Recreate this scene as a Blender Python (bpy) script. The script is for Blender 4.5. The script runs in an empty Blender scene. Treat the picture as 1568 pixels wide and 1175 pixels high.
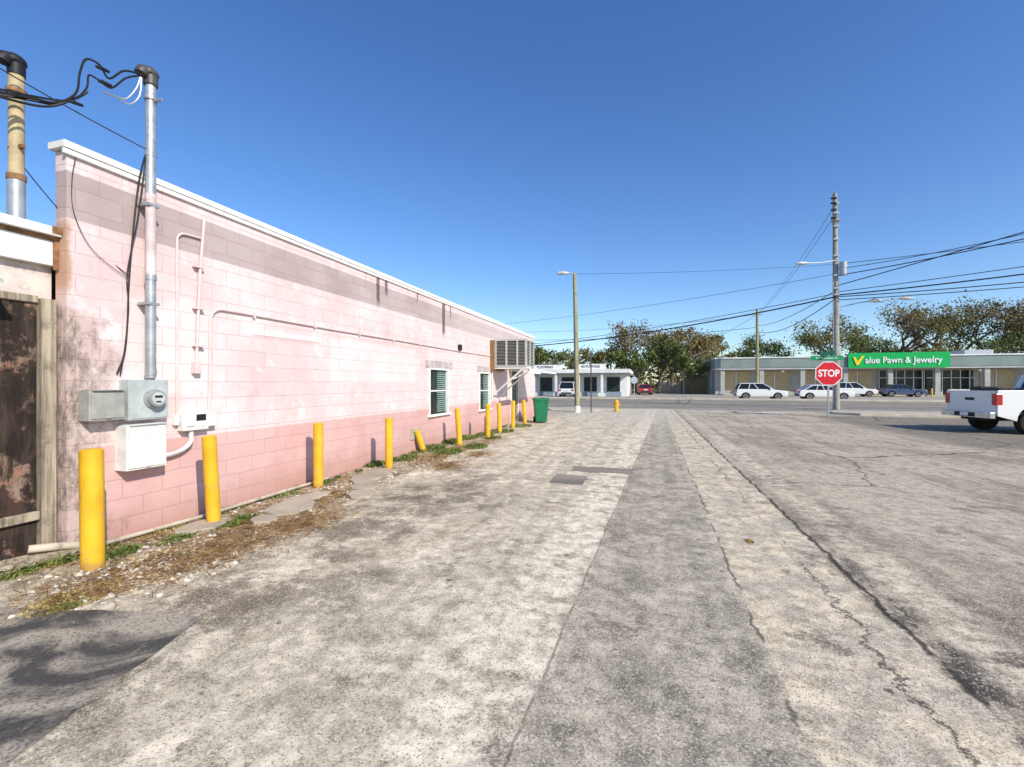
import bpy, math, random
from mathutils import Vector, Matrix
R=random.Random(7)
scene=bpy.context.scene
# ---------------------------------------------------------------- helpers
class G:
    def __init__(s,name,rough=.8,metal=0,spec=.3):
        s.mat=bpy.data.materials.new(name); s.mat.use_nodes=True
        s.t=s.mat.node_tree; s.p=s.t.nodes['Principled BSDF']
        s.p.inputs['Roughness'].default_value=rough; s.p.inputs['Metallic'].default_value=metal
        s.p.inputs['Specular IOR Level'].default_value=spec
        s.geo=None
    def n(s,t,**k):
        x=s.t.nodes.new(t)
        for a,b in k.items(): setattr(x,a,b)
        return x
    def put(s,inp,v):
        if isinstance(v,bpy.types.NodeSocket): s.t.links.new(v,inp)
        elif v is not None:
            if isinstance(v,(tuple,list)) and len(v)==3 and inp.type=='RGBA': v=(*v,1)
            inp.default_value=v
    def pos(s):
        if not s.geo:
            s.geo=s.n('ShaderNodeNewGeometry'); s.sep=s.n('ShaderNodeSeparateXYZ')
            s.t.links.new(s.geo.outputs['Position'],s.sep.inputs[0])
        return s.geo.outputs['Position']
    def xyz(s): s.pos(); return s.sep.outputs[0],s.sep.outputs[1],s.sep.outputs[2]
    def m(s,op,a,b=None,c=None):
        x=s.n('ShaderNodeMath',operation=op); s.put(x.inputs[0],a); s.put(x.inputs[1],b); s.put(x.inputs[2],c); return x.outputs[0]
    def mul(s,*a):
        r=a[0]
        for b in a[1:]: r=s.m('MULTIPLY',r,b)
        return r
    def add(s,a,b): return s.m('ADD',a,b)
    def sub(s,a,b): return s.m('SUBTRACT',a,b)
    def inv(s,a): return s.m('SUBTRACT',1.0,a)
    def ss(s,x,lo,hi,a=0.,b=1.):
        k=s.n('ShaderNodeMapRange',interpolation_type='SMOOTHSTEP')
        s.put(k.inputs[0],x); k.inputs[1].default_value=lo;k.inputs[2].default_value=hi;k.inputs[3].default_value=a;k.inputs[4].default_value=b
        return k.outputs[0]
    def band(s,x,lo,hi,e): return s.mul(s.ss(x,lo-e,lo+e),s.inv(s.ss(x,hi-e,hi+e)))
    def noise(s,scale,detail=4,rough=.55,vec=None,dist=0.,col=False):
        k=s.n('ShaderNodeTexNoise'); k.inputs['Scale'].default_value=scale;k.inputs['Detail'].default_value=min(detail,6)
        k.inputs['Roughness'].default_value=rough;k.inputs['Distortion'].default_value=dist
        s.put(k.inputs['Vector'],vec if vec is not None else s.pos())
        return k.outputs['Color' if col else 'Fac']
    def vec(s,x,y,z):
        k=s.n('ShaderNodeCombineXYZ'); s.put(k.inputs[0],x);s.put(k.inputs[1],y);s.put(k.inputs[2],z); return k.outputs[0]
    def scl(s,v3,v=None):
        k=s.n('ShaderNodeVectorMath',operation='MULTIPLY'); s.put(k.inputs[0],v if v is not None else s.pos()); k.inputs[1].default_value=v3; return k.outputs[0]
    def vadd(s,a,b):
        k=s.n('ShaderNodeVectorMath',operation='ADD'); s.put(k.inputs[0],a); s.put(k.inputs[1],b); return k.outputs[0]
    def vor(s,scale,vec=None,feature='F1',out='Distance'):
        k=s.n('ShaderNodeTexVoronoi',feature=feature); k.inputs['Scale'].default_value=scale
        s.put(k.inputs['Vector'],vec if vec is not None else s.pos()); return k.outputs[out]
    def mix(s,f,a,b,mode='MIX'):
        k=s.n('ShaderNodeMix',data_type='RGBA',blend_type=mode); s.put(k.inputs[0],f);s.put(k.inputs[6],a);s.put(k.inputs[7],b); return k.outputs[2]
    def shade(s,c,f,lo,hi):
        g=s.add(lo,s.mul(f,hi-lo)); return s.mix(1.0,c,s.vec(g,g,g),'MULTIPLY')
    def col(s,c): s.put(s.p.inputs['Base Color'],c); return s
    def bump(s,h,strength=.5,dist=.01):
        k=s.n('ShaderNodeBump'); k.inputs['Strength'].default_value=strength;k.inputs['Distance'].default_value=dist
        s.put(k.inputs['Height'],h); s.t.links.new(k.outputs[0],s.p.inputs['Normal'])

def plain(name,c,rough=.6,metal=0,var=.25,scale=6,dirt=.0,spec=.3,bump=0):
    g=G(name,rough,metal,spec)
    n=g.noise(scale,4)
    d=tuple(x*(1-var) for x in c); l=tuple(min(1,x*(1+var*.5)) for x in c)
    k=g.mix(g.ss(n,.3,.7),d,l)
    if dirt:
        k=g.mix(g.mul(g.ss(g.noise(scale*2.7,5,.7),.5,.75),dirt),k,(.10,.08,.055))
    g.col(k)
    if bump: g.bump(g.noise(scale*8,4),bump,.01)
    return g.mat

class MB:
    def __init__(s): s.v=[];s.f=[];s.mi=[]
    def face(s,pts,mi=0):
        b=len(s.v); s.v+= [tuple(p) for p in pts]; s.f.append(tuple(range(b,b+len(pts)))); s.mi.append(mi)
    def box(s,a,b,mi=0,M=None):
        x0,y0,z0=a;x1,y1,z1=b
        P=[(x0,y0,z0),(x1,y0,z0),(x1,y1,z0),(x0,y1,z0),(x0,y0,z1),(x1,y0,z1),(x1,y1,z1),(x0,y1,z1)]
        if M: P=[tuple(M@Vector(p)) for p in P]
        k=len(s.v); s.v+=P
        for q in ((0,3,2,1),(4,5,6,7),(0,1,5,4),(1,2,6,5),(2,3,7,6),(3,0,4,7)):
            s.f.append(tuple(k+i for i in q)); s.mi.append(mi)
        return s
    def tube(s,pts,r,sides=8,mi=0,cap=True):
        pts=[Vector(p) for p in pts]; n=len(pts)
        if not isinstance(r,(list,tuple)): r=[r]*n
        k=len(s.v)
        up=None
        for i,p in enumerate(pts):
            t=(pts[min(i+1,n-1)]-pts[max(i-1,0)]).normalized()
            if up is None:
                up=Vector((0,0,1)) if abs(t.z)<.9 else Vector((1,0,0))
            a=(up-t*up.dot(t)).normalized(); up=a; b=t.cross(a)
            for j in range(sides):
                q=2*math.pi*j/sides
                s.v.append(tuple(p+(a*math.cos(q)+b*math.sin(q))*r[i]))
        for i in range(n-1):
            for j in range(sides):
                j2=(j+1)%sides
                s.f.append((k+i*sides+j,k+i*sides+j2,k+(i+1)*sides+j2,k+(i+1)*sides+j)); s.mi.append(mi)
        if cap:
            s.f.append(tuple(k+j for j in reversed(range(sides)))); s.mi.append(mi)
            s.f.append(tuple(k+(n-1)*sides+j for j in range(sides))); s.mi.append(mi)
        return s
    def cyl(s,p0,p1,r,sides=16,mi=0): return s.tube([p0,p1],r,sides,mi)
    def prism(s,poly,a,b,mi=0,axis='y',M=None):
        def P(u,v,w):
            q={'y':(u,w,v),'x':(w,u,v),'z':(u,v,w)}[axis]
            return tuple(M@Vector(q)) if M else q
        k=len(s.v);n=len(poly)
        s.v+=[P(u,v,a) for u,v in poly]+[P(u,v,b) for u,v in poly]
        s.f.append(tuple(range(k,k+n)));s.mi.append(mi)
        s.f.append(tuple(range(k+2*n-1,k+n-1,-1)));s.mi.append(mi)
        for i in range(n):
            j=(i+1)%n; s.f.append((k+i,k+n+i,k+n+j,k+j)); s.mi.append(mi)
        return s
    def sphere(s,c,r,mi=0,seg=12,rings=8,sc=(1,1,1),zmin=-1.):
        k=len(s.v)
        for i in range(rings+1):
            th=math.pi*i/rings; z=max(math.cos(th),zmin)
            for j in range(seg):
                ph=2*math.pi*j/seg
                s.v.append((c[0]+r*sc[0]*math.sin(th)*math.cos(ph),c[1]+r*sc[1]*math.sin(th)*math.sin(ph),c[2]+r*sc[2]*z))
        for i in range(rings):
            for j in range(seg):
                j2=(j+1)%seg
                s.f.append((k+i*seg+j,k+(i+1)*seg+j,k+(i+1)*seg+j2,k+i*seg+j2)); s.mi.append(mi)
        return s
    def obj(s,name,mats,parent=None,bevel=0,smooth=False,M=None,fix=True):
        me=bpy.data.meshes.new(name); me.from_pydata(s.v,[],s.f)
        for m in (mats if isinstance(mats,(list,tuple)) else [mats]): me.materials.append(m)
        me.polygons.foreach_set('material_index',s.mi)
        if smooth: me.polygons.foreach_set('use_smooth',[True]*len(s.f))
        me.update()
        if fix:
            import bmesh
            bm=bmesh.new(); bm.from_mesh(me); bmesh.ops.recalc_face_normals(bm,faces=bm.faces); bm.to_mesh(me); bm.free()
        o=bpy.data.objects.new(name,me); scene.collection.objects.link(o)
        if smooth:
            try: me.set_sharp_from_angle(angle=math.radians(40))
            except Exception: pass
        if bevel:
            b=o.modifiers.new('b','BEVEL'); b.width=bevel;b.segments=2;b.limit_method='ANGLE'
        if M: o.matrix_world=M
        if parent: o.parent=parent
        return o
def empty(name,loc=(0,0,0),rz=0):
    e=bpy.data.objects.new(name,None); scene.collection.objects.link(e); e.location=loc; e.rotation_euler=(0,0,rz); e.empty_display_size=.2
    return e
def text(name,s,size,mat,parent,loc,rot,ext=.01,off=0.0,sx=1,align='CENTER'):
    c=bpy.data.curves.new(name,'FONT'); c.body=s;c.size=size;c.extrude=ext;c.offset=off;c.align_x=align;c.align_y='CENTER'
    c.materials.append(mat); o=bpy.data.objects.new(name,c); scene.collection.objects.link(o)
    o.parent=parent;o.location=loc;o.rotation_euler=rot;o.scale=(sx,1,1); return o
def sag(a,b,s,n=16):
    a=Vector(a);b=Vector(b); return [a.lerp(b,i/n)-Vector((0,0,4*s*(i/n)*(1-i/n))) for i in range(n+1)]
def smoothpath(pts,n=6):
    P=[Vector(p) for p in pts]; P=[P[0]]+P+[P[-1]]; out=[]
    for i in range(1,len(P)-2):
        for k in range(n):
            t=k/n; a,b,c,d=P[i-1],P[i],P[i+1],P[i+2]
            out.append(.5*((2*b)+(c-a)*t+(2*a-5*b+4*c-d)*t*t+(3*b-a-3*c+d)*t**3))
    out.append(P[-2]); return out

# ---------------------------------------------------------------- light, sky, camera
EL=math.radians(35); AZ=(.84,-.5426)
w=bpy.data.worlds.new("World"); scene.world=w; w.use_nodes=True
nt=w.node_tree; sky=nt.nodes.new('ShaderNodeTexSky'); sky.sky_type='NISHITA'; sky.sun_disc=False
sky.sun_elevation=EL; sky.sun_rotation=math.atan2(AZ[0],AZ[1]); sky.air_density=1.0; sky.dust_density=.4; sky.ozone_density=4.0
hs=nt.nodes.new('ShaderNodeHueSaturation'); hs.inputs['Hue'].default_value=.508; hs.inputs['Saturation'].default_value=1.18; hs.inputs['Value'].default_value=1.22
bg=nt.nodes['Background']; bg.inputs[1].default_value=.15
nt.links.new(sky.outputs[0],hs.inputs['Color']); nt.links.new(hs.outputs[0],bg.inputs[0])
L=Vector((-AZ[0]*math.cos(EL),-AZ[1]*math.cos(EL),-math.sin(EL)))
sd=bpy.data.lights.new('sun','SUN'); sd.energy=5.0; sd.angle=math.radians(.5); sd.color=(1,.935,.82)
so=bpy.data.objects.new('sun',sd); scene.collection.objects.link(so); so.rotation_euler=L.to_track_quat('-Z','Y').to_euler(); so.location=(20,-15,30)
cam=bpy.data.cameras.new('camera'); co=bpy.data.objects.new('camera',cam); scene.collection.objects.link(co)
cam.lens=16; cam.sensor_width=36; cam.clip_end=2000; cam.clip_start=.05
TH=math.radians(16.46)
co.location=(0,0,1.6); co.rotation_euler=(math.radians(90),0,TH); scene.camera=co
scene.view_settings.view_transform='Standard'; scene.view_settings.look='None'; scene.view_settings.exposure=0

# ---------------------------------------------------------------- ground materials
def alley_mat():
    g=G('weathered_asphalt',.92,0,.12); X,Y,Z=g.xyz()
    wn=g.noise(1.3,5,.6); wob=g.sub(wn,.5); nb=g.noise(7,5,.74)
    Xw=g.add(X,g.add(g.mul(wob,.07),g.mul(g.sub(nb,.5),.05)))
    mid=g.noise(2.2,6,.72); fine=g.noise(85,3,.7)
    streak=g.noise(1.0,5,.65,g.scl((3.4,.20,1)))
    big=g.noise(.45,3,.6)
    c=g.mix(g.ss(mid,.36,.60),(.48,.41,.295),(.78,.685,.52))
    c=g.mix(g.mul(g.ss(streak,.47,.64),.5),c,(.37,.32,.24))
    A=g.sub(Xw,g.add(g.mul(Y,.045),-.65))
    B=g.sub(Xw,g.add(g.mul(Y,.01),.66))
    C=g.sub(Xw,1.62)
    ab=g.mul(g.ss(A,-.012,.02),g.inv(g.ss(B,-.10,.06)))
    cab=g.mix(g.ss(g.add(g.mul(mid,.6),g.mul(streak,.4)),.40,.58),(.27,.24,.185),(.52,.455,.345))
    c=g.mix(g.mul(ab,.92,g.inv(g.ss(Y,12,24,0,.6))),c,cab)
    c=g.mix(g.mul(g.band(A,-.55,-.01,.06),g.ss(g.add(g.mul(mid,.5),g.mul(nb,.5)),.40,.54),.7),c,(.86,.76,.585))
    bc=g.mul(g.ss(B,-.03,.06),g.inv(g.ss(C,-.06,.05)))
    cbc=g.mix(g.ss(mid,.42,.56),(.78,.655,.46),(.52,.445,.335))
    c=g.mix(g.mul(bc,.9),c,cbc)
    rd=g.ss(C,-.02,.05)
    crd=g.mix(g.ss(g.add(g.mul(big,.5),g.mul(streak,.5)),.40,.57),(.34,.28,.20),(.54,.455,.335))
    c=g.mix(rd,c,crd)
    c=g.mix(g.mul(g.band(C,.20,.55,.08),g.ss(g.add(g.mul(mid,.5),g.mul(nb,.5)),.42,.56),.7),c,(.74,.64,.475))
    tar=g.ss(g.noise(2.6,6,.76,g.scl((1.6,.8,1))),.45,.56)
    near=g.inv(g.ss(Y,3.6,8))
    c=g.mix(g.mul(g.band(C,-.06,.16,.06),near,tar,.9),c,(.075,.07,.06))
    c=g.mix(g.mul(g.ss(C,.30,.8),g.inv(g.ss(Y,2.4,5.2)),g.add(.3,g.mul(tar,.65))),c,(.105,.095,.08))
    c=g.mix(g.mul(g.ss(Xw,7.2,8.2),g.ss(Y,13,15),g.inv(g.ss(Y,25,26.5)),.75),c,(.15,.13,.105))
    c=g.mix(g.mul(g.ss(Y,15,24),.5,g.inv(rd)),c,(.60,.53,.41))
    rr=g.m('SQRT',g.add(g.m('POWER',g.sub(X,-9.),2.),g.m('POWER',g.sub(Y,-6.),2.)))
    for r0 in (17.4,19.2,21.5): c=g.mix(g.mul(g.band(rr,r0,r0+.12,.05),rd,.4),c,(.62,.53,.40))
    for r0 in (15.9,24.0): c=g.mix(g.mul(g.band(rr,r0,r0+.5,.25),rd,.45),c,(.22,.185,.14))
    c=g.shade(c,g.ss(nb,.34,.64),.66,1.18)
    sn=g.noise(1.7,6,.78,g.vadd(g.pos(),(7,3,0)))
    lb=g.mul(g.band(X,-3.5,-2.45,.28),g.inv(g.ss(Y,7,9.5)))
    st=g.add(g.ss(sn,.57,.64,0,.7),g.mul(lb,g.ss(sn,.46,.54),.7))
    c=g.mix(g.m('MINIMUM',st,.85),c,(.15,.12,.085))
    c=g.mix(g.mul(g.band(Y,5.2,6.7,.5),g.band(X,-3.9,-1.6,.5),g.ss(mid,.47,.54),.75),c,(.10,.085,.06))
    c=g.mix(g.mul(g.band(Y,2.6,3.5,.2),g.band(X,-2.5,-1.95,.15),g.ss(sn,.42,.52),.65),c,(.16,.13,.095))
    dn=g.add(g.mul(g.sub(mid,.5),1.9),X)
    dirt=g.mul(g.inv(g.ss(dn,-4.2,-3.75)),g.ss(Y,1.9,2.6))
    dc=g.mix(g.ss(nb,.40,.60),(.14,.095,.055),(.52,.42,.29))
    c=g.mix(g.mul(dirt,g.inv(g.ss(Y,9,16,0,.6)),.85),c,dc)
    vs=g.n('ShaderNodeSeparateColor'); g.put(vs.inputs[0],g.vor(120,out='Color')); sp=vs.outputs[0]
    c=g.mix(g.mul(g.ss(sp,.7,.95),.4),c,(.90,.81,.65))
    c=g.mix(g.mul(g.inv(g.ss(sp,.06,.22)),.5),c,(.09,.08,.06))
    c=g.mix(g.mul(g.ss(fine,.52,.68),.35),c,g.mix(.6,c,(.06,.05,.04)))
    spots=g.inv(g.ss(g.add(g.vor(2.2),g.mul(g.sub(nb,.5),.12)),.03,.06)); c=g.mix(g.mul(spots,.75),c,(.06,.052,.045))
    nc=g.noise(1.6,5,.7,col=True); wv=g.vadd(g.pos(),g.scl((.6,.6,0),nc))
    cr=g.vor(.20,wv,'DISTANCE_TO_EDGE')
    k1=g.mul(g.inv(g.ss(cr,.001,.006)),g.ss(Xw,1.4,2.2),.8)
    wob3=g.sub(g.noise(3.3,6,.72),.5)
    cl=g.m('ABSOLUTE',g.add(C,g.mul(wob3,.18)))
    k3=g.mul(g.inv(g.ss(cl,.008,.035)),g.ss(wn,.36,.44))
    cl4=g.m('ABSOLUTE',g.add(g.sub(C,-.30),g.mul(wob3,.55)))
    k4=g.mul(g.inv(g.ss(cl4,.004,.022)),g.ss(streak,.40,.48),.9)
    k5=g.mul(g.inv(g.ss(g.m('ABSOLUTE',A),.003,.015)),g.ss(nb,.42,.5),.6)
    k6=g.mul(g.inv(g.ss(g.m('ABSOLUTE',g.add(B,g.mul(wob3,.15))),.004,.018)),g.ss(wn,.45,.52),.8)
    ck=g.m('MAXIMUM',g.m('MAXIMUM',k1,k6),g.m('MAXIMUM',g.m('MAXIMUM',k3,k4),k5))
    c=g.mix(g.mul(ck,.88),c,(.04,.034,.028))
    g.col(c)
    g.bump(g.add(g.mul(sp,.3),g.noise(32,4,.75)),.6,.012)
    return g.mat
def asphalt(name,a,b,crack=.5):
    g=G(name,.9,0,.2)
    c=g.mix(g.ss(g.noise(.5,5,.65,g.scl((.3,1.6,1))),.35,.65),a,b)
    c=g.mix(g.mul(g.ss(g.noise(40,3,.7),.5,.65),.5),c,tuple(x*.45 for x in a))
    if crack:
        wv=g.vadd(g.pos(),g.scl((.9,.9,0),g.noise(.9,4,.7,col=True)))
        c=g.mix(g.mul(g.inv(g.ss(g.vor(.3,wv,'DISTANCE_TO_EDGE'),.004,.015)),crack),c,(.03,.028,.025))
    g.col(c); return g.mat
def concrete(name,a=(.60,.53,.41)):
    g=G(name,.9,0,.2)
    c=g.mix(g.ss(g.noise(1.2,6,.7),.35,.68),tuple(x*.7 for x in a),a)
    c=g.mix(g.mul(g.ss(g.noise(60,4),.52,.62),.3),c,(.15,.13,.11)); g.col(c); g.bump(g.noise(50,4),.4,.006); return g.mat
m_alley=alley_mat()
m_street=asphalt('street_asphalt',(.22,.195,.16),(.36,.32,.26))
m_farlot=asphalt('lot_asphalt',(.33,.295,.235),(.46,.41,.33))
def patch_mat():
    g=G('asphalt_patch',.9,0,.2); X,Y,Z=g.xyz()
    c=g.mix(g.ss(g.noise(1.0,5,.6,dist=2.8),.40,.66),(.085,.08,.073),(.44,.385,.30))
    c=g.mix(g.mul(g.ss(g.noise(70,3),.5,.62),.6),c,(.04,.04,.04))
    c=g.mix(g.mul(g.ss(g.noise(9,6,.7),.55,.7),.5),c,(.46,.40,.30)); g.col(c); g.bump(g.noise(70,4,.7),.6,.008); return g.mat
m_conc=concrete('sidewalk_concrete'); 
def soil_mat():
    g=G('sandy_grass',.95,0,.1)
    c=g.mix(g.ss(g.noise(.35,6,.7),.42,.58),(.23,.19,.12),(.09,.11,.035)); c=g.mix(g.ss(g.noise(20,4),.4,.7),c,g.mix(.5,c,(.05,.05,.02)))
    g.col(c); return g.mat
b=MB(); b.face([(-700,-500,-.03),(700,-500,-.03),(700,900,-.03),(-700,900,-.03)]); b.obj('ground',soil_mat())
b=MB(); b.face([(-60,-14,0),(90,-14,0),(90,30,0),(-60,30,0)]); b.obj('alley_pavement',m_alley)
b=MB(); b.face([(-200,30,0),(200,30,0),(200,48,0),(-200,48,0)]); b.obj('cross_street',m_street)
b=MB(); b.face([(-200,50.5,0),(200,50.5,0),(200,76,0),(-200,76,0)]); b.obj('parking_lot',m_farlot)
m_wpaint=plain('road_paint_white',(.72,.70,.64),.8,var=.35,scale=9,dirt=.6); m_ypaint=plain('road_paint_yellow',(.62,.42,.05),.8,var=.35,scale=9,dirt=.5)
b=MB()
for y in (38.8,39.1,): b.face([(-150,y,.004),(150,y,.004),(150,y+.12,.004),(-150,y+.12,.004)],1)
for y in (34.6,43.6):
    x=-90
    while x<90: b.face([(x,y,.004),(x+3,y,.004),(x+3,y+.12,.004),(x,y+.12,.004)]); x+=9
b.face([(2.2,27.7,.004),(7.2,27.7,.004),(7.2,28.15,.004),(2.2,28.15,.004)])
for i in range(24):
    x=12+i*2.75; b.face([(x,64.5,.004),(x+.1,64.5,.004),(x+.1,69.5,.004),(x,69.5,.004)])
b.obj('road_markings',[m_wpaint,m_ypaint])
b=MB(); b.box((-200,48,-.02),(200,50.5,.12)); b.obj('far_sidewalk',m_conc,bevel=.02)
b=MB(); b.prism([(9.3,27.6),(10.2,26.6),(70,26.6),(70,29.6),(10.6,29.6),(9.6,28.9)],-.02,.11,axis='z'); b.obj('corner_sidewalk',m_conc,bevel=.02)
b=MB(); b.prism([(-60,27.2),(-3,27.2),(-1.2,27.9),(-1.6,29.2),(-2.6,29.7),(-60,29.7)],-.02,.05,axis='z'); b.obj('sidewalk',m_conc,bevel=.02)
b=MB()
def ragged(poly,z,amp=.02,step=.12):
    out=[]
    for i in range(len(poly)):
        a=Vector(poly[i]);c=Vector(poly[(i+1)%len(poly)]); n=max(1,int((c-a).length/step))
        for k in range(n):
            p=a.lerp(c,k/n); out.append((p.x+R.uniform(-amp,amp),p.y+R.uniform(-amp,amp),z))
    return out
b.face(ragged([(-2.91,2.40),(-3.6,2.27),(-4.6,2.02),(-7,1.5),(-7,-3),(-1.4,-3),(-2.1,-.4)],.006,.012,.1)); b.obj('asphalt_patch',patch_mat(),fix=False)
m_p2=asphalt('old_patch',(.17,.155,.13),(.34,.30,.24),0)
b=MB(); b.face(ragged([(-1.5,7.2),(-.95,7.2),(-.95,7.9),(-1.5,7.9)],.005,.03)); b.face(ragged([(-1.3,8.3),(-.25,8.3),(-.2,8.75),(-1.35,8.8)],.005,.03)); b.obj('pavement_patch',m_p2,fix=False)

# ---------------------------------------------------------------- pink building
def wall_mat():
    g=G('painted_block',.75,0,.25); X,Y,Z=g.xyz()
    br=g.n('ShaderNodeTexBrick'); br.inputs['Scale'].default_value=1; br.inputs['Brick Width'].default_value=.405; br.inputs['Row Height'].default_value=.203
    br.inputs['Mortar Size'].default_value=.005; br.inputs['Mortar Smooth'].default_value=.5; br.inputs['Bias'].default_value=0
    wz=g.mul(g.sub(g.noise(1.3,2),.5),.02)
    g.put(br.inputs['Vector'],g.vec(g.add(X,Y),g.add(Z,wz),0)); mortar=br.outputs['Fac']
    br.inputs['Color1'].default_value=(0,0,0,1);br.inputs['Color2'].default_value=(1,1,1,1);br.inputs['Mortar'].default_value=(.5,.5,.5,1)
    bs=g.n('ShaderNodeSeparateColor'); g.put(bs.inputs[0],br.outputs['Color'])
    n1=g.noise(.75,5,.62); n2=g.noise(2.3,6,.74); n3=g.noise(9,4,.65)
    light=g.mix(g.ss(n1,.35,.65),(.67,.495,.475),(.75,.60,.58))
    grey=g.mix(g.ss(n1,.35,.65),(.39,.30,.285),(.47,.375,.36))
    low=g.mix(g.ss(n1,.35,.65),(.58,.345,.315),(.66,.425,.39))
    zw=g.add(Z,g.mul(g.sub(n3,.5),.012))
    c=g.mix(g.band(zw,3.155,3.6,.006),light,grey)
    c=g.mix(g.mul(g.ss(Y,9.5,13),g.ss(Z,.97,.99),.4),c,(.70,.59,.57))
    c=g.mix(g.inv(g.ss(zw,.965,.98)),c,low)
    c=g.mix(g.mul(g.sub(bs.outputs[0],0.3),.10),c,(.9,.80,.77))
    c=g.mix(g.mul(g.ss(n2,.52,.64),g.ss(Z,.9,1.1),g.inv(g.band(zw,3.15,3.6,.02)),.5),c,(.82,.73,.71))
    c=g.mix(g.mul(g.inv(g.ss(n2,.32,.42)),.35),c,(.50,.35,.33))
    wb=g.mul(g.band(g.add(Y,g.mul(g.sub(n2,.5),.8)),3.3,4.3,.15),g.band(g.add(Z,g.mul(g.sub(n2,.5),.8)),1.5,2.5,.1)); c=g.mix(g.mul(wb,.45),c,(.80,.73,.70))
    rp=g.mul(g.band(Y,6.6,9.6,.02),g.band(Z,1.6,2.38,.02)); c=g.mix(g.mul(rp,.4),c,(.82,.72,.70))
    rq=g.mul(g.band(Y,4.9,6.4,.05),g.band(Z,2.28,2.36,.03)); c=g.mix(g.mul(rq,.6),c,(.82,.70,.68))
    rq=g.mul(g.band(Y,5.0,6.35,.05),g.band(Z,2.255,2.28,.008)); c=g.mix(g.mul(rq,.5),c,(.36,.25,.23))
    drip=g.noise(1.0,6,.7,g.scl((7,7,.5)))
    c=g.mix(g.mul(g.ss(drip,.58,.75),g.ss(Z,2.3,3.8),.4),c,(.28,.20,.18))
    basez=g.inv(g.ss(g.add(Z,g.mul(n2,.5)),.2,.75))
    c=g.mix(g.mul(basez,.6),c,(.42,.225,.16))
    for (yy,wd,zb) in ((8.05,.06,3.1),(8.35,.05,3.35),(9.7,.03,3.4),(11.15,.09,2.75),(11.6,.03,3.3)):
        mk=g.mul(g.band(g.add(Y,g.mul(g.sub(n3,.5),.08)),yy-wd,yy+wd,.02),g.ss(g.add(Z,g.mul(g.sub(n2,.5),.5)),zb,zb+.25),g.inv(g.ss(Z,3.72,3.78)))
        c=g.mix(g.mul(mk,.8),c,(.07,.055,.05))
    cn=g.mul(g.inv(g.ss(g.add(Y,g.mul(g.sub(n2,.5),1.2)),3.0,3.4)),g.inv(g.ss(g.add(Z,g.mul(n2,.3)),2.42,2.5)))
    cs=g.mix(g.ss(g.noise(5,6,.78,g.scl((1,1,.5))),.38,.60),(.15,.115,.09),(.56,.43,.38)); c=g.mix(g.mul(cn,.92),c,cs)
    rust=g.mul(g.inv(g.ss(g.add(Y,g.mul(n3,.12)),2.97,3.02)),g.band(Z,2.45,3.15,.12),g.inv(g.ss(Z,3.1,3.2))); c=g.mix(g.mul(rust,.75),c,(.42,.22,.10))
    mm=g.mul(mortar,g.ss(n1,.3,.6,.35,1.))
    c=g.mix(g.mul(mm,.30),c,(.42,.28,.26))
    g.col(c)
    h=g.sub(g.add(g.mul(g.noise(55,3),.25),g.mul(n3,.5)),g.mul(mm,.9)); g.bump(h,.6,.012)
    return g.mat
m_wall=wall_mat()
m_white=plain('white_trim',(.80,.79,.76),.6,var=.1,scale=5,dirt=.25)
m_glass=G('window_glass',.2,0,.25); m_glass.col(m_glass.mix(m_glass.ss(m_glass.noise(3,3),.4,.6),(.015,.022,.02),(.03,.045,.04))); m_glass=m_glass.mat
m_dark=plain('dark_void',(.025,.025,.028),.7)
m_roof=plain('roof_felt',(.28,.27,.25),.9,scale=2,dirt=.4)
m_grey=plain('galvanised_metal',(.46,.48,.48),.42,.5,var=.2,scale=9,dirt=.25,spec=.5)
m_boxgrey=plain('meter_grey_paint',(.45,.49,.47),.5,0,var=.12,scale=7,dirt=.35)
m_rust=plain('rust',(.30,.16,.08),.9,scale=12,var=.5)
m_black=plain('black_cable',(.018,.018,.02),.55)
bld=empty('pink_block_building',(0,0,0))
W=-5.2; T=-5.35
b=MB(); ops=[(10.3,11.45,.82,2.0),(13.85,14.9,.75,1.98),(17.5,18.4,0.02,2.1)]
y=2.9
for (a,e,z0,z1) in ops:
    b.box((T,y,-.1),(W,a,3.78)); b.box((T,a,-.1),(W,e,z0)); b.box((T,a,z1),(W,e,3.78)); y=e
b.box((T,y,-.1),(W,21.4,3.78)); 
b.box((-18,21.2,-.1),(T,21.4,3.4)); b.obj('front_wall',m_wall,bld)
b=MB(); b.box((-18,2.9,-.1),(-17.8,21.2,3.0)); b.box((-17.8,3,2.9),(T,21.2,3.0)); b.obj('roof',m_roof,bld)
b=MB()
y=2.86
while y<21.4:
    e=min(21.45,y+3.05); b.box((T-.04,y,3.79+R.uniform(0,.006)),(W+.04,e-.006,3.86+R.uniform(-.006,.006))); b.box((W+.003,y,3.74),(W+.03+R.uniform(0,.005),e-.006,3.789)); y=e
b.obj('parapet_cap',m_white,bld,bevel=.006)
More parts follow.
